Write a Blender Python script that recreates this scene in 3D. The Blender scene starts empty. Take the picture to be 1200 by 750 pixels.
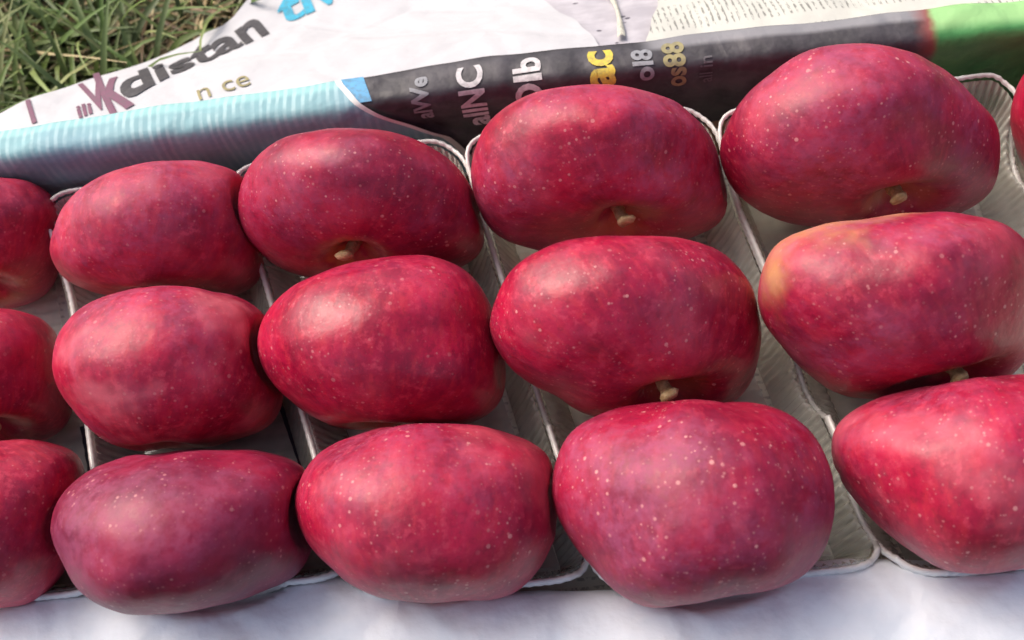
import bpy, bmesh, math, random
from mathutils import Vector, Matrix, Euler, noise

# ------------------------------------------------------------------ camera, sky, sun, exposure
scene = bpy.context.scene
COL = scene.collection
FPX = 1300.0                                   # focal length in pixels of a 1200 px wide picture
CAM_LOC = Vector((0.0196, -0.1814, 0.3357))
CAM_ROT = Euler((0.5006, 0.1102, -0.0783), 'XYZ')
cam_data = bpy.data.cameras.new('camera')
cam_data.sensor_width = 36.0
cam_data.lens = 36.0 * FPX / 1200.0
cam_data.clip_start = 0.01
cam_data.clip_end = 100.0
cam = bpy.data.objects.new('camera', cam_data)
cam.location = CAM_LOC
cam.rotation_euler = CAM_ROT
COL.objects.link(cam)
scene.camera = cam
cam_data.dof.use_dof = True
cam_data.dof.focus_distance = 0.375
cam_data.dof.aperture_fstop = 13.0
CAM_R = CAM_ROT.to_matrix()

SUN_EL, SUN_AZ = math.radians(52), math.radians(-52)    # azimuth from +Y towards +X
world = bpy.data.worlds.new('World')
scene.world = world
world.use_nodes = True
wn = world.node_tree.nodes
wl = world.node_tree.links
sky = wn.new('ShaderNodeTexSky')
sky.sky_type = 'NISHITA'
sky.sun_disc = False
sky.sun_elevation = SUN_EL
sky.sun_rotation = SUN_AZ
sky.dust_density = 6.0
sky.air_density = 0.6
sky.ozone_density = 0.4
wn['Background'].inputs['Strength'].default_value = 0.15
wl.new(sky.outputs['Color'], wn['Background'].inputs['Color'])
sun_data = bpy.data.lights.new('sun', 'SUN')
sun_data.energy = 1.0
sun_data.angle = math.radians(50)
sun_data.color = (1.0, 0.96, 0.9)
sun = bpy.data.objects.new('sun', sun_data)
sd = Vector((math.sin(SUN_AZ) * math.cos(SUN_EL), math.cos(SUN_AZ) * math.cos(SUN_EL), math.sin(SUN_EL)))
sun.rotation_euler = sd.to_track_quat('Z', 'Y').to_euler()
sun.location = sd * 3
COL.objects.link(sun)
vs = scene.view_settings
vs.view_transform = 'Standard'
vs.look = 'None'
vs.exposure = 0.58
vs.gamma = 1.0
vs.use_curve_mapping = False


# ------------------------------------------------------------------ helpers
def ray(px, py):
    return CAM_R @ Vector(((px - 600) / FPX, (375 - py) / FPX, -1.0))


def at(px, py, z):
    d = ray(px, py)
    return CAM_LOC + d * ((z - CAM_LOC.z) / d.z)


def lerp(a, b, t):
    return a + (b - a) * t


def interp(x, pts):
    if x <= pts[0][0]:
        a, b = pts[0], pts[1]
    elif x >= pts[-1][0]:
        a, b = pts[-2], pts[-1]
    else:
        for a, b in zip(pts, pts[1:]):
            if a[0] <= x <= b[0]:
                break
    return lerp(a[1], b[1], (x - a[0]) / (b[0] - a[0]))


def smooth(t):
    t = max(0.0, min(1.0, t))
    return t * t * (3 - 2 * t)


def tag(o, label=None, cat=None, group=None, kind=None):
    if label: o['label'] = label
    if cat: o['category'] = cat
    if group: o['group'] = group
    if kind: o['kind'] = kind
    return o


def mesh_obj(name, verts, faces, mat, parent=None, smooth_shade=True, uv=None):
    me = bpy.data.meshes.new(name)
    me.from_pydata([tuple(v) for v in verts], [], faces)
    me.validate()
    if uv is not None:
        lay = me.uv_layers.new(name='UVMap')
        for lp in me.loops:
            lay.data[lp.index].uv = uv[lp.vertex_index]
    if smooth_shade:
        me.polygons.foreach_set('use_smooth', [True] * len(me.polygons))
    me.materials.append(mat)
    me.update()
    o = bpy.data.objects.new(name, me)
    COL.objects.link(o)
    if parent is not None:
        o.parent = parent
    return o


class NT:
    """tiny node builder"""
    def __init__(self, name):
        self.m = bpy.data.materials.new(name)
        self.m.use_nodes = True
        self.n = self.m.node_tree.nodes
        self.l = self.m.node_tree.links
        self.b = self.n['Principled BSDF']
        self.out = self.n['Material Output']

    def node(self, t, ins=None, **kw):
        nd = self.n.new(t)
        for k, v in kw.items():
            setattr(nd, k, v)
        for k, v in (ins or {}).items():
            self.put(nd.inputs[k], v)
        return nd

    def put(self, sock, v):
        if isinstance(v, bpy.types.NodeSocket):
            self.l.new(v, sock)
        else:
            sock.default_value = v

    def math(self, op, a, b=0.0, c=0.0, clamp=False):
        nd = self.node('ShaderNodeMath', operation=op, use_clamp=clamp)
        for i, v in enumerate((a, b, c)):
            self.put(nd.inputs[i], v)
        return nd.outputs[0]

    def mix(self, f, a, b):
        nd = self.node('ShaderNodeMix', data_type='RGBA')
        self.put(nd.inputs[0], f)
        for i, v in ((6, a), (7, b)):
            self.put(nd.inputs[i], (v[0], v[1], v[2], 1) if isinstance(v, tuple) else v)
        return nd.outputs[2]

    def rng(self, v, a, b, lo=0.0, hi=1.0):
        nd = self.node('ShaderNodeMapRange', {0: v, 1: a, 2: b, 3: lo, 4: hi}, interpolation_type='SMOOTHSTEP')
        return nd.outputs[0]

    def noise(self, vec, scale, detail=2.0, rough=0.5):
        nd = self.node('ShaderNodeTexNoise', {'Vector': vec, 'Scale': scale, 'Detail': detail, 'Roughness': rough})
        return nd.outputs[0]

    def bump(self, h, strength, dist):
        nd = self.node('ShaderNodeBump', {'Height': h, 'Strength': strength, 'Distance': dist})
        self.l.new(nd.outputs[0], self.b.inputs['Normal'])


# ------------------------------------------------------------------ materials
def apple_material():
    t = NT('apple_skin')
    co = t.node('ShaderNodeTexCoord').outputs['Object']
    info = t.node('ShaderNodeObjectInfo').outputs['Random']
    off = t.math('MULTIPLY', info, 7.0)
    pos = t.node('ShaderNodeVectorMath', {0: co, 1: t.node('ShaderNodeCombineXYZ', {0: off, 1: off, 2: off}).outputs[0]}, operation='ADD').outputs[0]

    def prop(name):
        return t.node('ShaderNodeAttribute', attribute_type='OBJECT', attribute_name=name).outputs['Fac']
    sep = t.node('ShaderNodeSeparateXYZ', {0: co})
    x, y, z = sep.outputs
    r = t.math('SQRT', t.math('ADD', t.math('MULTIPLY', x, x), t.math('MULTIPLY', y, y)))
    r = t.math('MAXIMUM', r, 0.002)
    sv = t.node('ShaderNodeCombineXYZ', {0: t.math('DIVIDE', x, r), 1: t.math('DIVIDE', y, r), 2: t.math('ADD', t.math('MULTIPLY', z, 9.0), off)}).outputs[0]
    streak = t.noise(sv, 16.0, 3.0, 0.6)                      # streaks that run from stem to calyx
    fine = t.noise(pos, 520.0, 3.0, 0.65)
    blot = t.noise(pos, 42.0, 3.0, 0.55)
    col = t.mix(t.rng(blot, 0.32, 0.68), (0.27, 0.003, 0.028), (0.49, 0.007, 0.046))
    col = t.mix(t.math('MULTIPLY', t.rng(streak, 0.48, 0.68), 0.38), col, (0.58, 0.030, 0.045))
    col = t.mix(t.math('MULTIPLY', t.rng(streak, 0.46, 0.28), 0.35), col, (0.16, 0.002, 0.020))
    mot = t.noise(pos, 210.0, 4.0, 0.72)
    col = t.mix(t.math('MULTIPLY', t.rng(mot, 0.52, 0.66), 0.5), col, (0.64, 0.055, 0.10))
    col = t.mix(t.math('MULTIPLY', t.rng(mot, 0.48, 0.34), 0.42), col, (0.15, 0.002, 0.018))
    col = t.mix(prop('deep'), col, t.mix(t.rng(blot, 0.35, 0.65), (0.10, 0.003, 0.026), (0.22, 0.004, 0.032)))
    # sun-bleached orange-yellow ground colour near the stem hollow and the calyx end
    zn = t.math('DIVIDE', z, 0.03)
    hollow = t.math('MULTIPLY', t.rng(r, 0.019, 0.006), t.math('GREATER_THAN', z, 0.0))
    hollow = t.math('MULTIPLY', hollow, t.rng(t.noise(pos, 90.0, 2.0), 0.35, 0.6))
    col = t.mix(t.math('MULTIPLY', hollow, prop('stem_yellow')), col, (0.56, 0.22, 0.07))
    cal = t.math('MULTIPLY', t.rng(t.math('ADD', zn, t.math('MULTIPLY', t.math('SUBTRACT', blot, 0.5), 1.6)), -0.32, -0.95), prop('calyx_yellow'))
    col = t.mix(cal, col, (0.60, 0.30, 0.12))
    # waxy bloom, rubbed off in patches
    bn = t.noise(pos, 26.0, 4.0, 0.6)
    bl = t.math('MULTIPLY', t.rng(bn, 0.38, 0.66), prop('bloom'))
    bl = t.math('MULTIPLY', bl, t.math('MULTIPLY', t.rng(fine, 0.25, 0.6, 0.5, 1.0), t.rng(t.noise(pos, 190.0, 3.0, 0.65), 0.34, 0.6, 0.3, 1.0)))
    col = t.mix(t.math('MULTIPLY', bl, 0.62), col, (0.40, 0.088, 0.195))
    blush = t.math('MULTIPLY', t.rng(t.noise(pos, 33.0, 3.0, 0.6), 0.5, 0.72), prop('blush'))
    col = t.mix(blush, col, (0.66, 0.15, 0.19))
    # lenticels: pale pin-prick dots of uneven size
    vo = t.node('ShaderNodeTexVoronoi', {'Vector': pos, 'Scale': 330.0, 'Randomness': 1.0}, voronoi_dimensions='3D')
    rad = t.node('ShaderNodeSeparateColor', {0: vo.outputs['Color']}).outputs[0]
    lim = t.math('MULTIPLY', t.math('POWER', rad, 1.9), 0.24)
    dot = t.rng(t.math('SUBTRACT', vo.outputs['Distance'], lim), 0.05, -0.05)
    vo2 = t.node('ShaderNodeTexVoronoi', {'Vector': pos, 'Scale': 620.0, 'Randomness': 1.0}, voronoi_dimensions='3D')
    rad2 = t.node('ShaderNodeSeparateColor', {0: vo2.outputs['Color']}).outputs[1]
    dot2 = t.rng(t.math('SUBTRACT', vo2.outputs['Distance'], t.math('MULTIPLY', t.math('POWER', rad2, 2.0), 0.30)), 0.08, -0.08)
    dot = t.math('MAXIMUM', dot, t.math('MULTIPLY', dot2, 0.55))
    dot = t.math('MULTIPLY', dot, t.math('MULTIPLY', prop('dots'), t.rng(t.noise(pos, 60.0, 2.0), 0.35, 0.6, 0.15, 0.85)))
    col = t.mix(dot, col, (0.66, 0.27, 0.26))
    t.put(t.b.inputs['Base Color'], col)
    t.put(t.b.inputs['Roughness'], t.math('ADD', t.math('MULTIPLY', bl, 0.28), t.math('ADD', prop('rough'), t.math('MULTIPLY', fine, 0.12))))
    t.b.inputs['Specular IOR Level'].default_value = 0.5
    h = t.math('ADD', t.math('MULTIPLY', t.noise(pos, 150.0, 3.0), 1.0), t.math('MULTIPLY', dot, 0.12))
    t.bump(h, 0.35, 0.0012)
    return t.m


def stem_material():
    t = NT('stem_wood')
    co = t.node('ShaderNodeTexCoord').outputs['Object']
    n = t.noise(co, 300.0, 4.0, 0.7)
    t.put(t.b.inputs['Base Color'], t.mix(t.rng(n, 0.3, 0.7), (0.36, 0.23, 0.09), (0.66, 0.49, 0.26)))
    t.b.inputs['Roughness'].default_value = 0.8
    t.bump(n, 0.6, 0.001)
    return t.m


def plastic_material(name, tint, opaque, rough=0.12):
    t = NT(name)
    t.b.inputs['Base Color'].default_value = (*tint, 1)
    t.b.inputs['Roughness'].default_value = rough
    t.b.inputs['Specular IOR Level'].default_value = 0.8
    co = t.node('ShaderNodeTexCoord').outputs['Object']
    n = t.noise(co, 60.0, 3.0)
    tr = t.node('ShaderNodeBsdfTransparent', {0: (0.93, 0.95, 0.93, 1)})
    mx = t.node('ShaderNodeMixShader', {0: t.rng(n, 0.3, 0.7, opaque * 0.75, min(1, opaque * 1.2)), 1: tr.outputs[0], 2: t.b.outputs[0]})
    t.l.new(mx.outputs[0], t.out.inputs['Surface'])
    return t.m


def paper_base(t, col, rough=0.75, wr=0.35):
    """fibre, faint soiling and fine creases shared by every sheet"""
    co = t.node('ShaderNodeTexCoord').outputs['Object']
    n = t.noise(co, 28.0, 4.0, 0.6)
    dirt = t.rng(n, 0.35, 0.75)
    m = t.node('ShaderNodeMix', data_type='RGBA', blend_type='MULTIPLY')
    t.put(m.inputs[0], t.math('MULTIPLY', dirt, 0.22))
    t.put(m.inputs[6], col if not isinstance(col, tuple) else (*col, 1))
    m.inputs[7].default_value = (0.62, 0.62, 0.66, 1)
    t.put(t.b.inputs['Base Color'], m.outputs[2])
    t.b.inputs['Roughness'].default_value = rough
    cr = t.node('ShaderNodeTexVoronoi', {'Vector': co, 'Scale': 22.0}, feature='DISTANCE_TO_EDGE').outputs[0]
    h = t.math('ADD', t.math('MULTIPLY', t.rng(cr, 0.0, 0.12), 0.35), t.math('ADD', t.math('MULTIPLY', t.noise(co, 60.0, 3.0), 1.2), t.math('MULTIPLY', t.noise(co, 900.0, 2.0), 0.05)))
    t.bump(h, wr, 0.003)


def uvxy(t):
    s = t.node('ShaderNodeSeparateXYZ', {0: t.node('ShaderNodeTexCoord').outputs['UV']})
    return s.outputs[0], s.outputs[1]


def white_paper():
    t = NT('white_newsprint')
    paper_base(t, (0.54, 0.54, 0.55))
    return t.m


def front_paper():
    t = NT('front_paper_print')
    co = t.node('ShaderNodeTexCoord').outputs['Object']
    n = t.noise(co, 45.0, 3.0, 0.6)
    paper_base(t, t.mix(t.math('MULTIPLY', t.rng(n, 0.5, 0.7), 0.35), (0.80, 0.84, 0.88), (0.66, 0.75, 0.82)), wr=0.6)
    return t.m


def teal_paper():
    t = NT('teal_print')
    u, v = uvxy(t)
    co = t.node('ShaderNodeTexCoord').outputs['Object']
    wob = t.math('MULTIPLY', t.noise(co, 70.0, 2.0), 6.0)
    hatch = t.math('SINE', t.math('ADD', t.math('MULTIPLY', u, 1900.0), wob))     # fine hatching across the strip
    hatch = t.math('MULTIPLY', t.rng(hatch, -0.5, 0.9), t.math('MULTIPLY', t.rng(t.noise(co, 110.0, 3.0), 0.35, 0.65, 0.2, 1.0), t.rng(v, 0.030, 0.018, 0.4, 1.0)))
    col = t.mix(t.rng(v, 0.0125, 0.0155), (0.28, 0.55, 0.54), (0.20, 0.40, 0.43))  # paler teal paints light on the fold top, duller teal the shaded inner face
    col = t.mix(t.math('MULTIPLY', hatch, 0.5), col, (0.56, 0.78, 0.76))
    col = t.mix(t.math('MULTIPLY', t.rng(t.noise(co, 25.0, 2.0), 0.45, 0.7), 0.3), col, (0.18, 0.30, 0.42))
    mg = t.math('GREATER_THAN', t.node('ShaderNodeAttribute', attribute_name='margin').outputs['Fac'], 0.5)
    col = t.mix(mg, col, (0.72, 0.72, 0.68))
    paper_base(t, col, 0.6, 0.5)
    return t.m


def dark_paper():
    t = NT('black_print')
    u, v = uvxy(t)
    co = t.node('ShaderNodeTexCoord').outputs['Object']
    n = t.noise(co, 60.0, 4.0, 0.65)
    col = t.mix(t.rng(n, 0.35, 0.7), (0.035, 0.032, 0.036), (0.085, 0.078, 0.085))
    # light on the fold's top face painted as grey, then the picture's red edge and green field
    g = t.math('MULTIPLY', t.rng(u, 0.053, 0.062), t.rng(v, 0.0155, 0.0125))
    col = t.mix(t.math('MULTIPLY', g, 0.8), col, (0.30, 0.30, 0.31))
    wob = t.math('ADD', u, t.math('MULTIPLY', t.math('SUBTRACT', t.noise(co, 140.0, 2.0), 0.5), 0.006))
    col = t.mix(t.math('MULTIPLY', t.rng(wob, 0.154, 0.161), t.rng(v, 0.036, 0.026)), col, (0.26, 0.06, 0.05))
    col = t.mix(t.rng(wob, 0.159, 0.163), col, t.mix(t.rng(v, 0.022, 0.016), t.mix(t.rng(n, 0.3, 0.7), (0.05, 0.25, 0.07), (0.10, 0.34, 0.10)), (0.30, 0.56, 0.22)))  # lighter green above the fold is painted light, darker green the shaded inner face
    paper_base(t, col, 0.5, 0.5)
    return t.m


def columns_paper():
    """off-white sheet with columns of small print"""
    t = NT('column_print')
    u, v = uvxy(t)
    co = t.node('ShaderNodeTexCoord').outputs['Object']
    n = t.noise(t.node('ShaderNodeCombineXYZ', {0: t.math('MULTIPLY', u, 5.0), 1: v}).outputs[0], 170.0, 2.0, 0.7)
    ln = t.rng(t.math('SINE', t.math('MULTIPLY', u, 2600.0)), 0.1, 0.7)
    word = t.rng(n, 0.44, 0.56)
    colm = t.rng(t.math('SINE', t.math('MULTIPLY', v, 210.0)), -0.85, -0.6)
    ink = t.math('MULTIPLY', t.math('MULTIPLY', ln, word), t.math('MULTIPLY', colm, 0.85))
    col = t.mix(ink, (0.56, 0.56, 0.50), (0.17, 0.17, 0.15))
    paper_base(t, col)
    return t.m


def lilac_paper():
    t = NT('lilac_grey_print')
    co = t.node('ShaderNodeTexCoord').outputs['Object']
    n = t.noise(co, 80.0, 3.0)
    col = t.mix(t.rng(n, 0.35, 0.7), (0.40, 0.38, 0.41), (0.52, 0.50, 0.53))
    sp = t.node('ShaderNodeTexVoronoi', {'Vector': co, 'Scale': 95.0}).outputs[0]
    col = t.mix(t.rng(sp, 0.14, 0.09), col, (0.10, 0.09, 0.11))
    paper_base(t, col)
    return t.m


def lining_paper():
    t = NT('floor_lining_print')
    co = t.node('ShaderNodeTexCoord').outputs['Object']
    s = t.node('ShaderNodeSeparateXYZ', {0: co})
    n = t.noise(co, 26.0, 2.0)
    ln = t.rng(t.math('SINE', t.math('MULTIPLY', s.outputs[1], 1900.0)), 0.1, 0.8)
    w = t.rng(t.noise(co, 420.0, 2.0, 0.7), 0.42, 0.58)
    col = t.mix(t.rng(n, 0.4, 0.6), (0.74, 0.73, 0.60), (0.80, 0.79, 0.70))
    col = t.mix(t.math('MULTIPLY', t.math('MULTIPLY', ln, w), 0.5), col, (0.12, 0.12, 0.12))
    blk = t.math('MULTIPLY', t.math('LESS_THAN', s.outputs[0], -0.07), t.math('LESS_THAN', t.math('ABSOLUTE', t.math('ADD', s.outputs[1], 0.020)), 0.026))
    col = t.mix(blk, col, (0.03, 0.03, 0.045))
    paper_base(t, col)
    return t.m


def ink(name, c, rough=0.6):
    t = NT(name)
    co = t.node('ShaderNodeTexCoord').outputs['Object']
    n = t.noise(co, 500.0, 3.0, 0.6)
    t.put(t.b.inputs['Base Color'], t.mix(t.rng(n, 0.35, 0.75), c, tuple(min(1, k * 0.55 + 0.05) for k in c)))
    t.b.inputs['Roughness'].default_value = rough
    return t.m


def card():
    t = NT('cardboard')
    co = t.node('ShaderNodeTexCoord').outputs['Object']
    n = t.noise(co, 120.0, 4.0)
    t.put(t.b.inputs['Base Color'], t.mix(n, (0.30, 0.20, 0.11), (0.42, 0.29, 0.17)))
    t.b.inputs['Roughness'].default_value = 0.85
    return t.m


def soil():
    t = NT('soil')
    co = t.node('ShaderNodeTexCoord').outputs['Object']
    n = t.noise(co, 60.0, 5.0, 0.7)
    t.put(t.b.inputs['Base Color'], t.mix(t.rng(n, 0.3, 0.7), (0.035, 0.030, 0.015), (0.09, 0.085, 0.035)))
    t.b.inputs['Roughness'].default_value = 0.95
    t.bump(n, 1.0, 0.01)
    return t.m


def blade_mat():
    t = NT('grass_blade')
    a = t.node('ShaderNodeAttribute', attribute_name='tone')
    t.put(t.b.inputs['Base Color'], a.outputs['Color'])
    t.b.inputs['Roughness'].default_value = 0.5
    return t.m


M_APPLE, M_STEM = apple_material(), stem_material()
M_RIM = plastic_material('tray_rim_plastic', (0.93, 0.93, 0.88), 0.85, 0.13)
M_WALL = plastic_material('tray_wall_plastic', (0.92, 0.91, 0.80), 0.50, 0.10)
M_WHITE, M_FRONT, M_TEAL, M_DARK = white_paper(), front_paper(), teal_paper(), dark_paper()
M_COLS, M_LILAC, M_LINING = columns_paper(), lilac_paper(), lining_paper()
M_CARD, M_SOIL, M_BLADE = card(), soil(), blade_mat()
I_GREY, I_CYAN, I_PLUM = ink('ink_dark_grey', (0.045, 0.04, 0.045)), ink('ink_cyan', (0.04, 0.42, 0.60)), ink('ink_plum', (0.20, 0.08, 0.13))
I_WHITE, I_YELLOW, I_PALE = ink('ink_white', (0.62, 0.60, 0.60)), ink('ink_yellow', (0.70, 0.56, 0.07)), ink('ink_pale_grey', (0.30, 0.31, 0.33))
I_FAINT = ink('ink_faint_grey', (0.13, 0.12, 0.13))
I_BLUE, I_OCHRE = ink('ink_blue', (0.12, 0.38, 0.62)), ink('ink_ochre', (0.33, 0.29, 0.13))

# ------------------------------------------------------------------ layout of the place (metres)
FLOOR_Z = -0.040           # inside floor of the trays
BOX_Z = -0.0425            # newspaper lining on the box floor
GROUND_Z = -0.056
RIM_Z = -0.016             # lip of the trays

# ------------------------------------------------------------------ apples: shape first, placed on the tray floor
# outline of each fruit as seen (picture points), knob of the stem or None, tilt of the stem end without a knob, look
AP = {
    'T0': ([(72, 265), (65, 235), (40, 215), (0, 208), (-60, 213), (-120, 240), (-140, 290), (-115, 335), (-50, 358), (20, 360), (55, 345), (73, 310)], (38, 352), 16, (.45, .35, .10, .5, .32)),
    'T1': ([(58, 297), (64, 265), (80, 235), (107, 212), (150, 195), (200, 188), (250, 192), (285, 207), (303, 245), (309, 300), (300, 335), (250, 350), (190, 352), (130, 348), (95, 338), (70, 322)], None, 12, (.70, .35, .35, .5, .38)),
    'T2': ([(278, 245), (283, 215), (300, 185), (330, 163), (370, 153), (420, 150), (460, 155), (500, 170), (530, 190), (550, 215), (563, 250), (567, 285), (556, 305), (520, 318), (450, 328), (385, 328), (340, 320), (305, 297), (285, 270)], (419, 297), 22, (.55, .95, .08, .9, .30)),
    'T3': ([(552, 205), (556, 175), (575, 140), (610, 115), (660, 102), (710, 99), (760, 107), (805, 129), (832, 160), (846, 195), (854, 235), (846, 260), (815, 277), (770, 288), (700, 295), (625, 292), (580, 273), (559, 240)], (726, 262), 16, (.80, .6, .22, .7, .36)),
    'T4': ([(842, 180), (850, 150), (870, 115), (905, 85), (940, 62), (985, 51), (1030, 52), (1075, 64), (1110, 84), (1140, 113), (1166, 140), (1174, 175), (1170, 212), (1150, 237), (1100, 258), (1040, 270), (960, 268), (900, 252), (860, 222)], (1036, 230), 17, (.75, .5, .10, 1., .36)),
    'T5': ([(1184, 130), (1200, 85), (1240, 55), (1300, 40), (1370, 42), (1430, 60), (1475, 110), (1480, 165), (1440, 225), (1370, 250), (1290, 250), (1220, 225), (1190, 170)], None, 14, (.15, .4, .05, .6, .30)),
    'M0': ([(86, 470), (76, 420), (60, 382), (30, 366), (-10, 360), (-90, 368), (-145, 400), (-152, 460), (-120, 507), (-50, 523), (20, 522), (62, 512), (81, 495)], (40, 511), 14, (.30, .3, .10, .6, .30)),
    'M1': ([(61, 420), (72, 385), (100, 357), (145, 340), (200, 335), (250, 341), (290, 352), (317, 380), (329, 425), (331, 470), (315, 500), (270, 517), (200, 526), (150, 528), (115, 513), (85, 481), (66, 450)], None, 12, (.65, .3, .75, .5, .36)),
    'M2': ([(301, 405), (308, 375), (330, 345), (370, 322), (420, 306), (470, 299), (520, 304), (556, 325), (576, 360), (586, 400), (593, 440), (586, 472), (556, 495), (500, 502), (440, 505), (390, 500), (350, 478), (320, 450)], None, 10, (.35, .3, .06, .6, .25)),
    'M3': ([(573, 380), (580, 350), (600, 315), (640, 290), (690, 278), (750, 276), (810, 282), (850, 299), (878, 330), (891, 370), (893, 410), (881, 447), (860, 472), (800, 487), (730, 491), (690, 488), (650, 463), (610, 441), (585, 415)], (796, 459), 15, (.32, .4, .22, .9, .28)),
    'M4': ([(886, 350), (892, 315), (910, 285), (950, 268), (1010, 257), (1080, 249), (1140, 252), (1185, 268), (1215, 300), (1226, 350), (1217, 400), (1185, 442), (1130, 462), (1080, 469), (1030, 469), (990, 465), (950, 440), (915, 405), (893, 375)], (1110, 436), 16, (.80, .4, .28, .7, .34)),
    'B0': ([(100, 565), (92, 532), (60, 519), (0, 516), (-80, 524), (-150, 555), (-170, 620), (-140, 680), (-60, 712), (0, 713), (38, 706), (65, 685), (85, 650), (97, 610)], None, 8, (.30, .2, .15, .6, .30)),
    'B1': ([(59, 620), (66, 590), (90, 560), (130, 540), (190, 531), (260, 527), (320, 531), (358, 547), (370, 590), (366, 640), (350, 672), (310, 692), (250, 711), (190, 720), (130, 716), (95, 697), (74, 660)], None, 4, (.60, .2, .03, .6, .34)),
    'B2': ([(346, 590), (352, 560), (375, 530), (420, 508), (480, 497), (540, 496), (600, 509), (640, 530), (651, 570), (656, 605), (646, 642), (620, 682), (595, 699), (540, 704), (480, 706), (430, 696), (390, 668), (360, 635)], None, 6, (.50, .2, .30, .8, .34)),
    'B3': ([(646, 575), (652, 540), (670, 505), (710, 482), (760, 472), (830, 469), (890, 474), (935, 491), (963, 525), (977, 570), (976, 615), (956, 660), (920, 686), (860, 698), (800, 709), (765, 713), (730, 701), (695, 666), (664, 625)], None, 6, (.80, .2, .15, 1., .36)),
    'B4': ([(974, 525), (980, 500), (1010, 475), (1060, 458), (1120, 447), (1180, 439), (1240, 444), (1277, 480), (1287, 540), (1277, 610), (1240, 656), (1190, 669), (1140, 673), (1100, 666), (1060, 641), (1020, 606), (990, 570)], None, 8, (.55, .2, .40, .9, .35)),
}
LABELS = {
    'T0': 'crimson apple against the teal paper, behind the plain red apple, cut by picture edge',
    'T1': 'rosy matte apple without visible stem leaning against the teal hatched paper',
    'T2': 'crimson apple with orange stem hollow and bent stem beside diagonal white paper margin',
    'T3': 'dusty pink-red apple right below the yellow letters on the black newspaper',
    'T4': 'largest purplish red apple with pale dots and knobbed stem, against black newspaper',
    'T5': 'bright red apple, mostly out of view, in the tray below the green print',
    'M0': 'plain glossy red apple between two cut-off apples, short stem facing forward',
    'M1': 'pale pink mottled apple without visible stem, in front of the rosy matte apple',
    'M2': 'shiny clear red apple with a bright white highlight and no visible stem',
    'M3': 'glossy scarlet speckled apple with short stem, in front of the dusty pink-red apple',
    'M4': 'red apple with greyish purple bloom and pale yellow rear end, stem facing forward',
    'B0': 'plain red apple by the white front paper, cut by the picture edge, no stem showing',
    'B1': 'dark purple bloomed wide apple resting beside the white front paper',
    'B2': 'speckled crimson apple by the front paper, next to the dark purple wide apple',
    'B3': 'big dull crimson apple tapering forward over the white front paper',
    'B4': 'rosy streaked apple at the front-left corner of its tray, beside big dull apple',
}


class Apple:
    pass


APPLES = {}
for key, (outline, knob, tilt, look) in AP.items():
    a = Apple()
    xs, ys = [q[0] for q in outline], [q[1] for q in outline]
    px, py = (min(xs) + max(xs)) / 2, (min(ys) + max(ys)) / 2
    w, h = max(xs) - min(xs), max(ys) - min(ys)
    roll = 0.0
    if knob:
        dx, dy = knob[0] - px, knob[1] - py
        roll = max(-0.55, min(0.55, math.atan2(dx, dy)))
        tilt = max(16.0, min(28.0, math.degrees(math.acos(min(0.95, math.hypot(dx, dy) / (h * 0.52))))))
    tt = math.radians(tilt)
    axis = Vector((math.sin(roll) * math.cos(tt), -math.cos(roll) * math.cos(tt), math.sin(tt)))
    side = Vector((math.cos(roll), math.sin(roll), 0))
    a.Rl = Matrix((side, axis.cross(side), axis)).transposed()
    a.R = CAM_R @ a.Rl
    nz = (a.R @ Vector((0, 0, 1))).z
    z = 0.0
    for it in range(6):
        c = at(px, py, z)
        depth = (c - CAM_LOC).dot(CAM_R @ Vector((0, 0, -1)))
        ra = w / 2 * depth / FPX
        hh = h / w * ra
        rb = math.sqrt(max(0.27 * ra * ra, (hh * hh - (math.sin(tt) * ra) ** 2))) / math.cos(tt)
        z = FLOOR_Z + math.sqrt(ra * ra * (1 - nz * nz) + rb * rb * nz * nz) * 0.99
    a.c, a.a, a.b = c, ra, rb
    a.outline = sorted((math.atan2(-(q[1] - py), q[0] - px), math.hypot(q[0] - px, q[1] - py) / FPX) for q in outline)
    a.look, a.stem, a.key = look, knob is not None, key
    APPLES[key] = a


def polar(tab, ang):
    """smooth periodic radius at an angle from (angle, radius) pairs"""
    n = len(tab)
    k = n - 1
    for i in range(n):
        if tab[i][0] > ang:
            k = i - 1
            break
    P = [tab[(k + d) % n] for d in (-1, 0, 1, 2)]
    a0, a1 = P[1][0], P[2][0]
    if a1 <= a0: a1 += 2 * math.pi
    x = ang if ang >= a0 else ang + 2 * math.pi
    t = max(0.0, min(1.0, (x - a0) / (a1 - a0)))
    p0, p1, p2, p3 = [p[1] for p in P]
    return 0.5 * (2 * p1 + (p2 - p0) * t + (2 * p0 - 5 * p1 + 4 * p2 - p3) * t * t + (3 * p1 - p0 - 3 * p2 + p3) * t ** 3)


def push_out(p, margin=1.03, keys=None, it=3, only_z=False):
    """moves a point of soft paper or thin plastic to the outside of every apple"""
    p = Vector(p)
    for _ in range(it):
        for k, a in APPLES.items():
            if keys and k not in keys:
                continue
            d = p - a.c
            if d.length > a.a * 1.2:
                continue
            q = a.R.transposed() @ d
            s = math.sqrt((q.x / a.a) ** 2 + (q.y / a.a) ** 2 + (q.z / a.b) ** 2) / margin
            if s < 1.0:
                if only_z:
                    g = Vector((0, 0, -1))
                    for _k in range(40):
                        p = p + g * 0.001
                        q = a.R.transposed() @ (p - a.c)
                        if math.sqrt((q.x / a.a) ** 2 + (q.y / a.a) ** 2 + (q.z / a.b) ** 2) / margin >= 1:
                            break
                else:
                    q = q / max(s, 0.2)
                    p = a.c + a.R @ q
    return p


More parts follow.
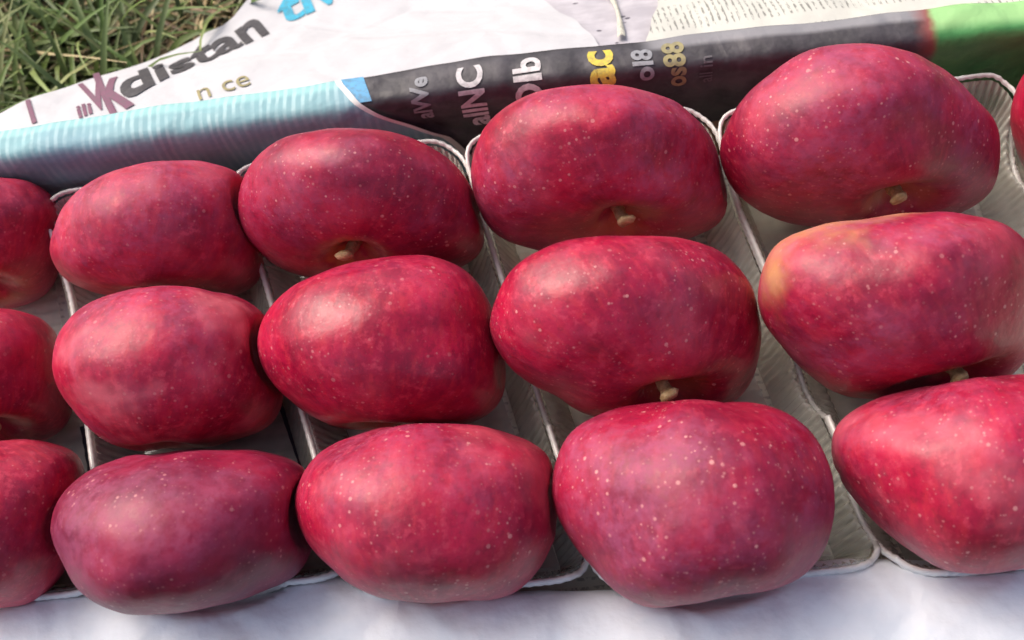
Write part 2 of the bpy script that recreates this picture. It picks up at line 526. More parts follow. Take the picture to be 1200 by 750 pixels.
def build_apple(a, seed):
    rnd = random.Random(seed)
    NL, NM = 72, 48
    verts, faces = [], []
    off = Vector((rnd.uniform(0, 50), rnd.uniform(0, 50), rnd.uniform(0, 50)))
    ph = rnd.uniform(0, 6.28)
    for i in range(NM + 1):
        th = math.pi * i / NM
        s, c = math.sin(th), math.cos(th)
        e = 0.90
        rs = (abs(s) ** e)
        cz = math.copysign(abs(c) ** e, c)
        for j in range(NL):
            f = 2 * math.pi * j / NL
            rho = rs
            zz = cz
            cav = math.exp(-(rho / 0.19) ** 2)
            if c > 0:
                zz -= 0.34 * cav
            else:
                zz += 0.10 * math.exp(-(rho / 0.22) ** 2)
                zz *= 1 + 0.022 * math.cos(5 * f + ph) * smooth((rho - 0.1) / 0.4) * smooth(-c * 1.4)
            rho *= 1 + 0.014 * math.cos(5 * f + ph) * (0.4 - 0.6 * c) + 0.008 * math.cos(2 * f + ph * 2)
            d = Vector((rho * math.cos(f), rho * math.sin(f), zz * 0.75))
            k = 1 + 0.045 * noise.noise(d * 1.0 + off) + 0.020 * noise.noise(d * 3.1 + off)
            v = Vector((a.a * rho * math.cos(f) * k, a.a * rho * math.sin(f) * k, a.b * zz * k))
            verts.append(v)
    # each fruit's own lopsided girth
    NB = 90
    base = [1e-4] * NB
    cc = CAM_R.transposed() @ (a.c - CAM_LOC)
    cv = [a.Rl @ v + cc for v in verts]
    # girth is measured the way the outline was: by sight line from the fruit's centre
    pj = [(v.x / -v.z - cc.x / -cc.z, v.y / -v.z - cc.y / -cc.z) for v in cv]
    for x, y in pj:
        k = int((math.atan2(y, x) + math.pi) / (2 * math.pi) * NB) % NB
        base[k] = max(base[k], math.hypot(x, y))
    base = [(base[k - 2] + base[k - 1] * 2 + base[k] * 2 + base[(k + 1) % NB] * 2 + base[(k + 2) % NB]) / 8 for k in range(NB)]
    for n_, v in enumerate(cv):
        x, y = pj[n_]
        ang = math.atan2(y, x)
        f = (ang + math.pi) / (2 * math.pi) * NB - 0.5
        k = int(math.floor(f))
        br = lerp(base[k % NB], base[(k + 1) % NB], f - k)
        tr = (polar(a.outline, ang) + polar(a.outline, max(-3.14, ang - 0.06)) + polar(a.outline, min(3.14, ang + 0.06))) / 3
        sc = lerp(1.0, tr / br, smooth(math.hypot(x, y) / br / 0.5))
        q = Vector(((x * sc + cc.x / -cc.z) * -v.z, (y * sc + cc.y / -cc.z) * -v.z, v.z))
        verts[n_] = a.Rl.transposed() @ (q - cc)
    # the nearer rows keep their outline; what lies behind gives way where two fruits press together
    order = 'TMB'
    row, cn = a.key[0], int(a.key[1])
    rivals = [b for k, b in APPLES.items() if k != a.key and (order.index(k[0]) == order.index(row) + 1 or (k[0] == row and int(k[1]) == cn + 1))]
    for n_, v in enumerate(verts):
        p = a.c + a.R @ v
        for b in rivals:
            q = b.R.transposed() @ (p - b.c)
            s = math.sqrt((q.x / b.a) ** 2 + (q.y / b.a) ** 2 + (q.z / b.b) ** 2) / 1.035
            if s < 1:
                p = b.c + b.R @ (q / max(s, 0.3))
        if p.z < FLOOR_Z + 0.0002:
            p.z = FLOOR_Z + 0.0002
        verts[n_] = a.R.transposed() @ (p - a.c)
    for i in range(NM):
        for j in range(NL):
            a0, b0 = i * NL + j, i * NL + (j + 1) % NL
            if i == 0:
                faces.append((a0, a0 + NL, b0 + NL))
            elif i == NM - 1:
                faces.append((a0, a0 + NL, b0))
            else:
                faces.append((a0, a0 + NL, b0 + NL, b0))
    top = verts[0].copy()
    me_name = 'apple'
    o = mesh_obj(me_name, verts, faces, M_APPLE)
    bm = bmesh.new(); bm.from_mesh(o.data)
    bmesh.ops.remove_doubles(bm, verts=bm.verts, dist=1e-5)
    bmesh.ops.recalc_face_normals(bm, faces=bm.faces)
    bm.to_mesh(o.data); bm.free()
    o.matrix_world = Matrix.Translation(a.c) @ a.R.to_4x4()
    for nm, val in zip(('bloom', 'stem_yellow', 'blush', 'dots', 'rough'), a.look):
        o[nm] = float(val)
    o['deep'] = {'B1': 0.75, 'B3': 0.40, 'T4': 0.30, 'T2': 0.35, 'T3': 0.15, 'M4': 0.2, 'B2': 0.2}.get(a.key, 0.05)
    o['calyx_yellow'] = 0.9 if a.key == 'M4' else (0.0 if a.key != 'B0' else 0.0)
    tag(o, LABELS[a.key], 'apple', 'red apples packed in the trays')
    if a.stem:
        build_stem(o, a, top, rnd)
    return o


def build_stem(parent, a, top, rnd):
    n, m = 9, 10
    L = a.b * 0.34 + rnd.uniform(0.0018, 0.0042)
    bend = rnd.uniform(-0.0035, 0.0035)
    bend_y = -rnd.uniform(0.004, 0.007)
    base = Vector((0, 0, top.z - 0.001))
    verts, faces = [], []
    for i in range(n):
        t = i / (n - 1)
        c = base + Vector((bend * t * t, bend_y * t * t * -1, L * t))
        r = lerp(0.0024, 0.0019, t) + 0.0018 * smooth((t - 0.66) / 0.3) + 0.0005 * smooth(1 - t * 5)
        if i == n - 1: r *= 0.7
        for j in range(m):
            f = 2 * math.pi * j / m
            rr = r * (1 + 0.42 * noise.noise(Vector((math.cos(f) * 1.7, math.sin(f) * 1.7, t * 6 + a.c.x * 90))))
            verts.append(c + Vector((rr * math.cos(f), rr * math.sin(f), 0)))
    for i in range(n - 1):
        for j in range(m):
            k = (j + 1) % m
            faces.append((i * m + j, i * m + k, (i + 1) * m + k, (i + 1) * m + j))
    faces.append(tuple(range((n - 1) * m, n * m)))
    return mesh_obj('stem', verts, faces, M_STEM, parent)


# ------------------------------------------------------------------ setting: ground, grass
g = 2.5
N = 50
gv, gf = [], []
for j in range(N + 1):
    for i in range(N + 1):
        x, y = lerp(-g, g, i / N), lerp(-g, g, j / N)
        gv.append((x, y, GROUND_Z + 0.0))
for j in range(N):
    for i in range(N):
        k = j * (N + 1) + i
        gf.append((k, k + 1, k + N + 2, k + N + 1))
ground = mesh_obj('ground', gv, gf, M_SOIL)
tag(ground, kind='structure')


def build_grass():
    rnd = random.Random(11)
    verts, faces, tones = [], [], []
    greens = [(0.06, 0.105, 0.018), (0.095, 0.14, 0.03), (0.13, 0.17, 0.045), (0.075, 0.11, 0.03), (0.19, 0.21, 0.075)]
    straws = [(0.30, 0.23, 0.10), (0.22, 0.16, 0.07), (0.40, 0.33, 0.17), (0.15, 0.09, 0.04)]

    def blade(x, y, L, w, heading, lift, tone, curl):
        b0 = len(verts)
        n = 6
        px, py, pz = x, y, GROUND_Z
        h, el = heading, lift
        for i in range(n + 1):
            t = i / n
            ww = w * (1 - t ** 2.2) * (0.75 + 0.5 * math.sin(math.pi * min(1, t * 1.3 + .1))) * 0.5 + 0.00012
            sx, sy = -math.sin(h), math.cos(h)
            tw = 0.35 * ww
            verts.append((px - sx * ww, py - sy * ww, pz - tw))
            verts.append((px, py, pz - ww * 0.55))
            verts.append((px + sx * ww, py + sy * ww, pz + tw))
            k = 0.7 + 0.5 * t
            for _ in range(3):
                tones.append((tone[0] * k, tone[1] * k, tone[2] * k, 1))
            st = L / n
            px += st * math.cos(el) * math.cos(h)
            py += st * math.cos(el) * math.sin(h)
            pz += st * math.sin(el)
            pz = max(pz, GROUND_Z + 0.002)
            el -= curl / n
            h += rnd.uniform(-0.12, 0.12)
        for i in range(n):
            a = b0 + i * 3
            faces.append((a, a + 1, a + 4, a + 3))
            faces.append((a + 1, a + 2, a + 5, a + 4))

    def inside_box(x, y):
        return -0.40 < x < 0.42 and -0.20 < y < 0.118

    cnt = 0
    while cnt < 9000:
        if cnt < 5200:
            x, y = rnd.uniform(-0.42, -0.02), rnd.uniform(0.12, 0.42)
        else:
            x, y = rnd.uniform(-0.75, 0.75), rnd.uniform(-0.5, 0.75)
        if inside_box(x, y):
            continue
        clump = noise.noise(Vector((x * 22, y * 22, 3.1)))
        dry = noise.noise(Vector((x * 13, y * 13, 9.7)))
        if clump < -0.35 and rnd.random() < 0.6:
            cnt += 1
            continue
        straw = rnd.random() < 0.48 + 0.5 * dry
        tone = rnd.choice(straws if straw else greens)
        k = rnd.uniform(0.75, 1.3)
        tone = tuple(c * k * 1.35 for c in tone)
        ang = rnd.gauss(2.3, 1.4) if rnd.random() < .6 else rnd.uniform(0, 6.28)
        # keep blades from growing through the papers that lie over the grass
        L = rnd.uniform(0.025, 0.095)
        hgt = rnd.uniform(0.25, 1.25) if not straw else rnd.uniform(0.05, 0.5)
        if y < 0.16 or under_paper(x, y):
            if rnd.random() < 0.7:
                cnt += 1
                continue
            L = 0.012
        blade(x, y, L, rnd.uniform(0.0012, 0.0034) * (0.7 if straw else 1), ang, hgt, tone, rnd.uniform(0.4, 1.9))
        cnt += 1
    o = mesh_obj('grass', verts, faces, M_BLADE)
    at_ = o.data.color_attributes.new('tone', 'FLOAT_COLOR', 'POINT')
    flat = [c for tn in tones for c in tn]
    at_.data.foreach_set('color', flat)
    tag(o, 'mixed green and straw-dry grass behind the apple box', 'grass', kind='stuff')


# ------------------------------------------------------------------ outside papers: height above the grass
def out_h(x, y):
    """height of the papers that hang from the box rim out over the grass"""
    yr = 0.105 - 0.035 * max(0, x) + 0.014 * max(-0.25, min(0, x))
    d = y - yr
    z = 0.0130 - 0.054 * smooth(d / 0.115) - 0.10 * max(0.0, -0.0)
    z += 0.0026 * noise.noise(Vector((x * 14, y * 14, 0.3))) * smooth(d / 0.02)
    z += 0.0010 * noise.noise(Vector((x * 38, y * 45, 2.3))) * smooth(d / 0.02)
    # crumpled creases: ridged folds
    z += 0.0022 * (abs(noise.noise(Vector((x * 24 + y * 10, y * 20 - x * 8, 6.1)))) - 0.25) * smooth(d / 0.015)
    z += 0.0010 * (abs(noise.noise(Vector((x * 60 - y * 20, y * 55 + x * 15, 1.7)))) - 0.25) * smooth(d / 0.015)
    return z


def on_out(px, py):
    """where the sight line of a picture point meets the hanging papers"""
    d = ray(px, py)
    lo, hi = 0.2, 1.2
    for _ in range(50):
        m = (lo + hi) / 2
        p = CAM_LOC + d * m
        if p.z > out_h(p.x, p.y): lo = m
        else: hi = m
    p = CAM_LOC + d * lo
    return p


def patch(name, corners, mat, lift, nu=60, nv=40, wave=0.002, seed=0.0):
    """a sheet between four ground-plan corners (A inner-left, B inner-right, C outer-right, D outer-left)"""
    A, B, C, D = [Vector((c.x, c.y)) for c in corners]
    verts, faces, uv = [], [], []
    for j in range(nv + 1):
        v = j / nv
        for i in range(nu + 1):
            u = i / nu
            p = (A * (1 - u) + B * u) * (1 - v) + (D * (1 - u) + C * u) * v
            eu, ev = abs(u - .5) * 2, abs(v - .5) * 2
            w = wave * (eu ** 8 + ev ** 8)
            p = p + Vector((noise.noise(Vector((p.y * 60, p.x * 60, seed))), noise.noise(Vector((p.x * 60, p.y * 60, seed + 5))))) * w
            z = out_h(p.x, p.y) + lift
            verts.append((p.x, p.y, z))
            uv.append((p.x, p.y))
    for j in range(nv):
        for i in range(nu):
            k = j * (nu + 1) + i
            faces.append((k, k + 1, k + nu + 2, k + nu + 1))
    return mesh_obj(name, verts, faces, mat, uv=uv)


WHITE_PX = [(-70, 174), (716, 70), (560, -110), (330, -35)]
WHITE_C = [on_out(*q) for q in WHITE_PX]
LILAC_C = [on_out(690, 70), on_out(790, 58), on_out(800, -90), on_out(560, -90)]
COLS_C = [on_out(758, 64), on_out(1260, 8), on_out(1260, -100), on_out(788, -90)]


def under_paper(x, y):
    e = Vector((WHITE_C[3].x - WHITE_C[0].x, WHITE_C[3].y - WHITE_C[0].y))
    w = Vector((x - WHITE_C[0].x, y - WHITE_C[0].y))
    return e.x * w.y - e.y * w.x < 0.0015 and y < 0.40


build_grass()

# ------------------------------------------------------------------ box
def box_part(name, x0, x1, y0, y1, z0, z1, parent):
    bm = bmesh.new()
    bmesh.ops.create_cube(bm, size=1)
    for v in bm.verts:
        v.co = Vector((lerp(x0, x1, v.co.x + .5), lerp(y0, y1, v.co.y + .5), lerp(z0, z1, v.co.z + .5)))
    bmesh.ops.bevel(bm, geom=bm.edges[:], offset=0.001, segments=2, affect='EDGES')
    me = bpy.data.meshes.new(name); bm.to_mesh(me); bm.free()
    me.materials.append(M_CARD)
    o = bpy.data.objects.new(name, me)
    COL.objects.link(o); o.parent = parent
    return o


box = bpy.data.objects.new('cardboard_box', None)
COL.objects.link(box)
tag(box, 'shallow cardboard box under the newspapers that holds the apple trays', 'box')
box_part('bottom_panel', -0.36, 0.37, -0.125, 0.112, GROUND_Z + 0.001, BOX_Z - 0.002, box)
box_part('side_panel', -0.366, -0.361, -0.125, 0.108, GROUND_Z + 0.001, 0.010, box)
box_part('side_panel', 0.371, 0.376, -0.125, 0.094, GROUND_Z + 0.001, 0.010, box)


def sheared_panel(name, xs, yf, th, z0, z1, parent):
    verts, faces = [], []
    for x in xs:
        y = yf(x)
        verts += [(x, y, z0), (x, y + th, z0), (x, y + th, z1), (x, y, z1)]
    for i in range(len(xs) - 1):
        for j in range(4):
            k = (j + 1) % 4
            faces.append((i * 4 + j, i * 4 + k, i * 4 + 4 + k, i * 4 + 4 + j))
    faces += [(3, 2, 1, 0), tuple(range(len(verts) - 4, len(verts)))]
    return mesh_obj(name, verts, faces, M_CARD, parent, False)


def rim_shift(x):
    return -0.035 * max(0.0, x) + 0.014 * max(-0.25, min(0.0, x))


sheared_panel('back_panel', [-0.36, -0.2, 0, 0.2, 0.37], lambda x: 0.1005 + rim_shift(x), 0.006, GROUND_Z + 0.001, 0.0120, box)


def front_y(x):
    return interp(x, [(-0.19, -0.067), (-0.075, -0.0715), (-0.03, -0.0825), (0.036, -0.0885), (0.097, -0.0855), (0.15, -0.0925)])


sheared_panel('front_panel', [-0.36, -0.19, -0.03, 0.036, 0.15, 0.37], lambda x: min(-0.098, front_y(x) - 0.022), 0.006, GROUND_Z + 0.001, -0.030, box)


# ------------------------------------------------------------------ newspapers folded over the rim
def catmull(pts, per=10):
    P = [Vector(p) for p in pts]
    P = [P[0] * 2 - P[1]] + P + [P[-1] * 2 - P[-2]]
    out = []
    for i in range(1, len(P) - 2):
        for k in range(per):
            t = k / per
            a, b, c, d = P[i - 1], P[i], P[i + 1], P[i + 2]
            out.append(0.5 * ((2 * b) + (c - a) * t + (2 * a - 5 * b + 4 * c - d) * t * t + (3 * b - a - 3 * c + d) * t ** 3))
    out.append(P[-2])
    return out


class Fold:
    """a cross-section swept along the wall; maps (x, arc length) to a point"""
    def __init__(self, section, shift, amp, seed, keys):
        self.p = catmull(section)
        self.s = [0.0]
        for a, b in zip(self.p, self.p[1:]):
            self.s.append(self.s[-1] + (b - a).length)
        self.L = self.s[-1]
        self.shift, self.amp, self.seed, self.keys = shift, amp, seed, keys

    def at(self, x, s, lift=0.0):
        s = max(0.0, min(self.L * 0.9999, s))
        for i in range(len(self.s) - 1):
            if self.s[i] <= s <= self.s[i + 1]:
                break
        t = (s - self.s[i]) / (self.s[i + 1] - self.s[i])
        q = self.p[i].lerp(self.p[i + 1], t)
        d = (self.p[i + 1] - self.p[i]).normalized()
        n = Vector((d.y, -d.x))                       # normal of the section
        if self.flip: n = -n
        w = self.amp * (noise.noise(Vector((x * 18, s * 40, self.seed))) + 0.5 * noise.noise(Vector((x * 55, s * 70, self.seed + 3))))
        q = q + n * (w + lift)
        p = Vector((x, q.x + self.shift(x), q.y))
        return push_out(p, 1.05 - lift * 8, self.keys, 2)


def fold_sheet(name, fold, x0f, x1f, mat, nx, ns, s0=0.0, s1=None, thick=0.0):
    s1 = s1 or fold.L
    verts, faces, uv = [], [], []
    for j in range(ns + 1):
        s = lerp(s0, s1, j / ns)
        xa, xb = x0f(s), x1f(s)
        for i in range(nx + 1):
            x = lerp(xa, xb, i / nx)
            verts.append(fold.at(x, s))
            uv.append((x, s))
    for j in range(ns):
        for i in range(nx):
            k = j * (nx + 1) + i
            faces.append((k, k + 1, k + nx + 2, k + nx + 1))
    o = mesh_obj(name, verts, faces, mat, uv=uv)
    return o


KEYS_T = {'T1', 'T2', 'T3', 'T4', 'T5'}
KEYS_B = {'B0', 'B1', 'B2', 'B3', 'B4'}
dark_sec = [(0.1150, 0.0085), (0.1122, 0.0150), (0.1102, 0.0165), (0.1042, 0.0170), (0.0992, 0.0163), (0.0972, 0.0138), (0.0968, 0.0090), (0.0985, -0.004), (0.1003, -0.022), (0.1003, -0.0395)]
dark_fold = Fold(dark_sec, rim_shift, 0.0015, 4.0, KEYS_T)
dark_fold.flip = False
teal_sec = [(0.1135, 0.0085), (0.1112, 0.0160), (0.1095, 0.0174), (0.1040, 0.0181), (0.0985, 0.0175), (0.0960, 0.0153), (0.0952, 0.0098), (0.0968, -0.003), (0.0985, -0.015), (0.0992, -0.024), (0.0990, -0.0395)]
teal_fold = Fold(teal_sec, rim_shift, 0.0014, 8.0, KEYS_T)
teal_fold.flip = False


# -- lettering laid on a sheet: map(u, v) -> point
def letters(name, body, mapf, size, mat, parent, bold=0.02, rot=0.0, u0=0.0, v0=0.0, sx=1.0, maxlen=0.0016, shear=0.0):
    cu = bpy.data.curves.new('letters', 'FONT')
    cu.body = body
    cu.size = 1.0
    cu.offset = bold
    cu.shear = shear
    cu.resolution_u = 4
    tmp = bpy.data.objects.new('letters_tmp', cu)
    COL.objects.link(tmp)
    dg = bpy.context.evaluated_depsgraph_get()
    me = bpy.data.meshes.new_from_object(tmp.evaluated_get(dg))
    bpy.data.objects.remove(tmp)
    bpy.data.curves.remove(cu)
    bm = bmesh.new(); bm.from_mesh(me); bpy.data.meshes.remove(me)
    bmesh.ops.triangulate(bm, faces=bm.faces)
    for _ in range(3):
        long = [e for e in bm.edges if e.calc_length() * size > maxlen]
        if not long: break
        bmesh.ops.subdivide_edges(bm, edges=long, cuts=1)
        bmesh.ops.triangulate(bm, faces=bm.faces)
    ca, sa = math.cos(rot), math.sin(rot)
    verts = []
    for v in bm.verts:
        x, y = v.co.x * size * sx, v.co.y * size
        verts.append(mapf(u0 + x * ca - y * sa, v0 + x * sa + y * ca))
    bm.verts.index_update()
    faces = [tuple(v.index for v in f.verts) for f in bm.faces]
    bm.free()
    return mesh_obj(name, verts, faces, mat, parent)


# white sheet hanging outside over the grass, with its masthead
white = patch('newspaper_sheet', WHITE_C, M_WHITE, 0.0, 90, 60, 0.0022, 1.0)
tag(white, 'white newspaper sheet with a large web-address masthead lying out over the grass', 'newspaper', 'newspaper sheets lining the box')


def px_frame(o, bx, up):
    """affine frame on the hanging paper: origin, a point along the baseline, a point up the letters"""
    O, X, U = on_out(*o), on_out(*bx), on_out(*up)
    return O, X - O, U - O


def out_letters(body, o, bx, up, width, height, mat, bold=0.02, lift=0.0005, name='printed_letters'):
    O, X, U = px_frame(o, bx, up)

    def mapf(u, v):
        p = O + X * (u / width) + U * (v / height)
        return Vector((p.x, p.y, out_h(p.x, p.y) + lift))
    return letters(name, body, mapf, 1.0, mat, white, bold, maxlen=0.06)


out_letters('distan', (146, 121), (332, 28), (134, 92), 2.62, 0.74, I_GREY, 0.03)
out_letters('tiv', (333, 28), (404, -8), (320, -6), 1.05, 0.74, I_CYAN, 0.03)
out_letters('k', (128, 136), (153, 122), (107, 87), 0.50, 0.74, I_PLUM, 0.03)
out_letters('V', (106, 134), (131, 122), (92, 98), 0.60, 0.74, I_PLUM, 0.02)
out_letters('l', (36, 146), (62, 136), (28, 118), 0.60, 0.74, I_PLUM, 0.02)
out_letters('n ce', (232, 119), (304, 97), (227, 104), 1.9, 0.62, I_OCHRE, 0.0)
out_letters('ili', (92, 139), (122, 128), (89, 127), 1.1, 0.6, I_PLUM, 0.03)

# lilac sheet and small-print sheet outside
lil = patch('newspaper_sheet', LILAC_C, M_LILAC, -0.0016, 30, 40, 0.002, 2.0)
tag(lil, 'lilac grey newspaper sheet with a pale crease, beyond the yellow letters', 'newspaper', 'newspaper sheets lining the box')
cols = patch('newspaper_sheet', COLS_C, M_COLS, 0.0016, 60, 40, 0.0015, 3.0)
tag(cols, 'off-white newspaper sheet of small print columns lying behind the black sheet', 'newspaper', 'newspaper sheets lining the box')
# pale folded strip across the lilac sheet
st0, st1 = on_out(700, -30), on_out(728, 44)
sv, sf = [], []
for i in range(13):
    t = i / 12
    p = st0.lerp(st1, t)
    w = 0.0013 + 0.0005 * math.sin(t * 7)
    bend = 0.0025 * math.sin(t * 3.1)
    for k, (dx, dz) in enumerate(((-w, 0.0), (0, 0.0016), (w, 0.0))):
        sv.append((p.x + dx + bend, p.y, out_h(p.x, p.y) + 0.0003 + dz))
for i in range(12):
    a = i * 3
    sf += [(a, a + 1, a + 4, a + 3), (a + 1, a + 2, a + 5, a + 4)]
mesh_obj('paper_crease', sv, sf, ink('paper_crease_pale', (0.62, 0.60, 0.50)), lil)

# black printed sheet
dark = fold_sheet('newspaper_sheet', dark_fold, lambda s: -0.064 + 0.0 * s, lambda s: 0.33, M_DARK, 170, 46)
tag(dark, 'black printed newspaper with sideways white and yellow letters and a green field, folded over rim', 'newspaper', 'newspaper sheets lining the box')


def dark_map(u, v):
    return dark_fold.at(u, v, 0.00045)


# -- blue patch at its end
bv, bf = [], []
for j in range(9):
    for i in range(7):
        u = lerp(-0.0615, -0.0515, i / 6)
        s = lerp(0.0045, 0.0215, j / 8)
        bv.append(dark_map(u + (s - 0.0045) * 0.25, s))
for j in range(8):
    for i in range(6):
        k = j * 7 + i
        bf.append((k, k + 1, k + 8, k + 7))
mesh_obj('printed_patch', bv, bf, I_BLUE, dark)


def vertical_text(body, px, py, size, mat, s_end, bold=0.03, sx=1.0):
    """text turned a quarter: it reads from the inside of the box up over the rim; s_end = arc length of the last letter's end"""
    x = at(px, py, 0.017).x

    # u runs towards the outer edge, v (letter height) towards the left of the wall
    # measure the width first
    cu = bpy.data.curves.new('measure', 'FONT'); cu.body = body; cu.size = size
    ob = bpy.data.objects.new('measure', cu); COL.objects.link(ob)
    bpy.context.view_layer.update()
    wd = ob.dimensions.x * sx
    bpy.data.objects.remove(ob); bpy.data.curves.remove(cu)

    def mapf2(u, v):
        return dark_fold.at(x - v, s_end + wd - u, 0.00045)
    letters('printed_letters', body, mapf2, size, mat, dark, bold, sx=sx, maxlen=0.0014)


vertical_text('alWe', 500, 92, 0.0095, I_PALE, 0.015, 0.03)
vertical_text('allNC', 564, 84, 0.0135, I_WHITE, 0.0135, 0.03)
vertical_text('hilOlb', 632, 76, 0.0145, I_WHITE, 0.0135, 0.03)
vertical_text('oac', 716, 66, 0.0180, I_YELLOW, 0.0135, 0.035, 0.95)
vertical_text('ol8', 762, 58, 0.0105, I_PALE, 0.0145, 0.03)
vertical_text('os88', 800, 56, 0.0110, I_OCHRE, 0.0125, 0.03)
vertical_text('all in', 842, 100, 0.0070, I_FAINT, 0.020, 0.01)

# teal hatched sheet, its end cut to a diagonal with a white margin
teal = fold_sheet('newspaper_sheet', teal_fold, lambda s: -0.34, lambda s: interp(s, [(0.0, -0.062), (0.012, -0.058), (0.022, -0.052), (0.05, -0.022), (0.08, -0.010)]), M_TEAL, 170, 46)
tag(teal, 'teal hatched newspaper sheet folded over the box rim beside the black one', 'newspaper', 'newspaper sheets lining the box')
ma = teal.data.attributes.new('margin', 'FLOAT', 'POINT')
vals = []
for v in teal.data.uv_layers[0].data: pass
nx = 171
for j in range(47):
    for i in range(nx):
        vals.append(1.0 if (i >= nx - 2 or j >= 45) else 0.0)
ma.data.foreach_set('value', vals)

# paper lining the box floor
lv, lf = [], []
for j in range(31):
    for i in range(81):
        x = lerp(-0.355, 0.365, i / 80)
        y = lerp(-0.098, 0.0985 + rim_shift(x), j / 30)
        lv.append((x, y, BOX_Z + 0.0006 * noise.noise(Vector((x * 30, y * 30, 1))) - 0.0006))
for j in range(30):
    for i in range(80):
        k = j * 81 + i
        lf.append((k, k + 1, k + 82, k + 81))
lining = mesh_obj('newspaper_sheet', lv, lf, M_LINING)
tag(lining, 'grey printed newspaper seen on the box floor through the trays', 'newspaper', 'newspaper sheets lining the box')

# white paper over the front wall, dented by the fruit that leans on it
front_sec = [(0.004, -0.0395), (0.0035, -0.028), (0.0005, -0.0205), (-0.006, -0.0170), (-0.020, -0.0172), (-0.045, -0.0200), (-0.060, -0.030), (-0.068, -0.050)]
front_fold = Fold(front_sec, front_y, 0.0011, 15.0, None)
front_fold.flip = False
verts, faces, uv = [], [], []
nx, ns = 220, 60
for j in range(ns + 1):
    s = front_fold.L * j / ns
    for i in range(nx + 1):
        x = lerp(-0.33, 0.34, i / nx)
        sv_ = front_fold.keys
        front_fold.keys = {'none'}
        p = front_fold.at(x, s)
        p.z += 0.0016 * (abs(noise.noise(Vector((x * 34 + s * 30, s * 46 - x * 9, 5.5)))) - 0.2) + 0.0009 * (abs(noise.noise(Vector((x * 80, s * 95, 8.5)))) - 0.2)
        p = push_out(p, 1.045, KEYS_B, 2, True)
        p.z = max(p.z, -0.0405 if s < 0.03 else p.z)
        verts.append(p); uv.append((x, s))
for j in range(ns):
    for i in range(nx):
        k = j * (nx + 1) + i
        faces.append((k, k + 1, k + nx + 2, k + nx + 1))
fr = mesh_obj('newspaper_sheet', verts, faces, M_FRONT, uv=uv)
tag(fr, 'bluish white paper folded over the front wall below the front apples', 'newspaper', 'newspaper sheets lining the box')

# ------------------------------------------------------------------ clear plastic trays
DIV = [  # x of each dividing line at the back and at the front
    (-0.268, -0.222), (-0.184, -0.147), (-0.110, -0.064), (-0.018, 0.0155), (0.078, 0.1075), (0.1925, 0.181), (0.292, 0.270)]
TRAY_LABELS = [
    'clear plastic tray holding the plain glossy red apple and the two cut-off apples beside it',
    'clear plastic tray holding the pale pink mottled apple and the dark purple wide apple',
    'clear plastic tray holding the shiny red apple with the bright highlight',
    'clear plastic tray holding the glossy scarlet speckled apple and the big dull crimson one',
    'clear plastic tray holding the largest apple and the yellow-ended apple',
    'clear ribbed plastic tray below the green print, holding the bright red cut-off apple']


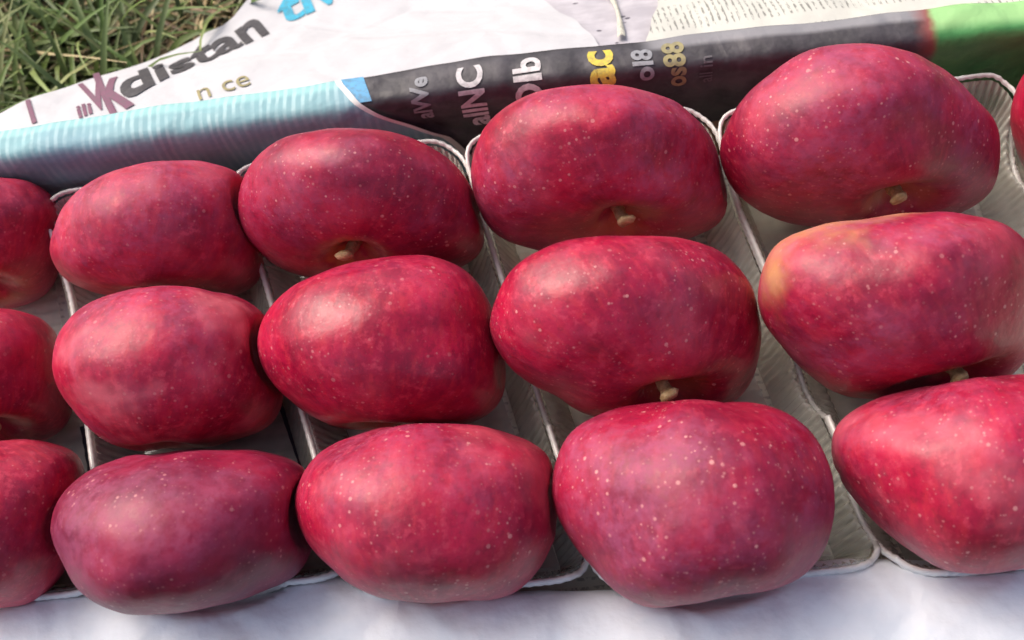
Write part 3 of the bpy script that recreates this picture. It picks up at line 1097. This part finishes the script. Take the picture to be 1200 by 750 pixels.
def build_tray(i):
    xb0, xf0 = DIV[i]; xb1, xf1 = DIV[i + 1]
    root = bpy.data.objects.new('plastic_tray', None)
    yb = 0.0905 + rim_shift((xb0 + xb1) / 2)
    yf = 0.5 * (front_y(xf0) + front_y(xf1)) - 0.001
    cx, cy = (xb0 + xb1 + xf0 + xf1) / 4, (yb + yf) / 2
    root.location = (cx, cy, FLOOR_Z)
    COL.objects.link(root)
    tag(root, TRAY_LABELS[i], 'tray', 'clear plastic trays in the box')
    org = Vector((cx, cy, FLOOR_Z))
    # outline: rounded corners
    corners = [Vector((xb0 + 0.0008, yb)), Vector((xf0 + 0.0008, yf)), Vector((xf1 + 0.0006, yf - 0.001)), Vector((xb1 + 0.0006, yb))]
    R = 0.015
    loop = []
    for k in range(4):
        p0, p1, p2 = corners[k - 1], corners[k], corners[(k + 1) % 4]
        d0, d1 = (p0 - p1).normalized(), (p2 - p1).normalized()
        a, b = p1 + d0 * R, p1 + d1 * R
        for s in range(9):
            t = s / 8
            loop.append((a * (1 - t) ** 2 + p1 * 2 * t * (1 - t) + b * t * t))
    # resample
    L = [0.0]
    for a, b in zip(loop, loop[1:] + loop[:1]):
        L.append(L[-1] + (b - a).length)
    n = int(L[-1] / 0.0008)
    pts, k = [], 0
    for m in range(n):
        s = L[-1] * m / n
        while L[k + 1] < s: k += 1
        t = (s - L[k]) / (L[k + 1] - L[k])
        pts.append(loop[k].lerp(loop[(k + 1) % len(loop)], t))
    cen = Vector((cx, cy))
    nrm = []
    for m in range(n):
        tn = (pts[(m + 1) % n] - pts[m - 1]).normalized()
        nn = Vector((tn.y, -tn.x))
        if nn.dot(pts[m] - cen) < 0: nn = -nn
        nrm.append(nn)
    def lip(p, m):
        # the lip rises towards the back, where the biggest fruit lifts it; the side under the neighbour's lip sits lower
        return RIM_Z + 0.015 * smooth((p.y - 0.045) / 0.04) - 0.0028 * smooth((nrm[m].x - 0.2) / 0.6)
    # walls: vertical ribs (corrugation), leaning in towards the floor
    verts, faces = [], []
    levels = 9
    for lv_ in range(levels):
        t = lv_ / (levels - 1)
        for m in range(n):
            rib = 0.0010 * math.sin(2 * math.pi * m / 4.0) * min(1, t * 6, (1 - t) * 8 + 0.1)
            p = pts[m] - nrm[m] * (0.0019 + 0.0085 * (1 - t) ** 1.3) + nrm[m] * rib
            z = lerp(FLOOR_Z - 0.0008, lip(pts[m], m) - 0.0006, t)
            q = push_out((p.x, p.y, z), 0.99, None, 1, True)
            q.z = max(q.z, FLOOR_Z - 0.0012)
            verts.append(q - org)
    for lv_ in range(levels - 1):
        for m in range(n):
            a, b = lv_ * n + m, lv_ * n + (m + 1) % n
            faces.append((a, b, b + n, a + n))
    mesh_obj('wall', verts, faces, M_WALL, root)
    # floor with shallow cross ribs
    fv, ff = [], []
    NX, NY = 16, 90
    for j in range(NY + 1):
        v = j / NY
        for q in range(NX + 1):
            u = q / NX
            xl = lerp(xf0, xb0, v) + 0.0112; xr = lerp(xf1, xb1, v) - 0.0126
            y = lerp(yf + 0.011, yb - 0.011, v)
            fv.append(Vector((lerp(xl, xr, u), y, FLOOR_Z - 0.0010 + 0.0004 * math.sin(j * math.pi / 2.0))) - org)
    for j in range(NY):
        for q in range(NX):
            k_ = j * (NX + 1) + q
            ff.append((k_, k_ + 1, k_ + NX + 2, k_ + NX + 1))
    mesh_obj('floor', fv, ff, M_WALL, root)
    # rolled lip
    rv, rf = [], []
    prof = [(-0.0011, -0.0014), (-0.0010, 0.0001), (-0.0004, 0.0007), (0.0004, 0.0006), (0.0009, 0.0000), (0.0009, -0.0014)]
    for m in range(n):
        zoff = 0.0012 * noise.noise(Vector((pts[m].x * 30, pts[m].y * 20, i)))
        c = push_out((pts[m].x, pts[m].y, lip(pts[m], m) + zoff), 0.99, None, 1, True)
        c.z = max(c.z, FLOOR_Z + 0.002)
        for dx, dz in prof:
            rg = (1.0 if pts[m].y < 0.06 else 0.7) + 0.09 * math.sin(2 * math.pi * m / 4.0)
            q = Vector((c.x + nrm[m].x * dx * rg, c.y + nrm[m].y * dx * rg, c.z + dz * rg))
            rv.append(q - org)
    w = len(prof)
    for m in range(n):
        m2 = (m + 1) % n
        for k_ in range(w - 1):
            rf.append((m * w + k_, m * w + k_ + 1, m2 * w + k_ + 1, m2 * w + k_))
    mesh_obj('rim', rv, rf, M_RIM, root)


for i in range(6):
    build_tray(i)

# ------------------------------------------------------------------ the apples themselves
for n_, key in enumerate(AP):
    build_apple(APPLES[key], 100 + n_ * 7)
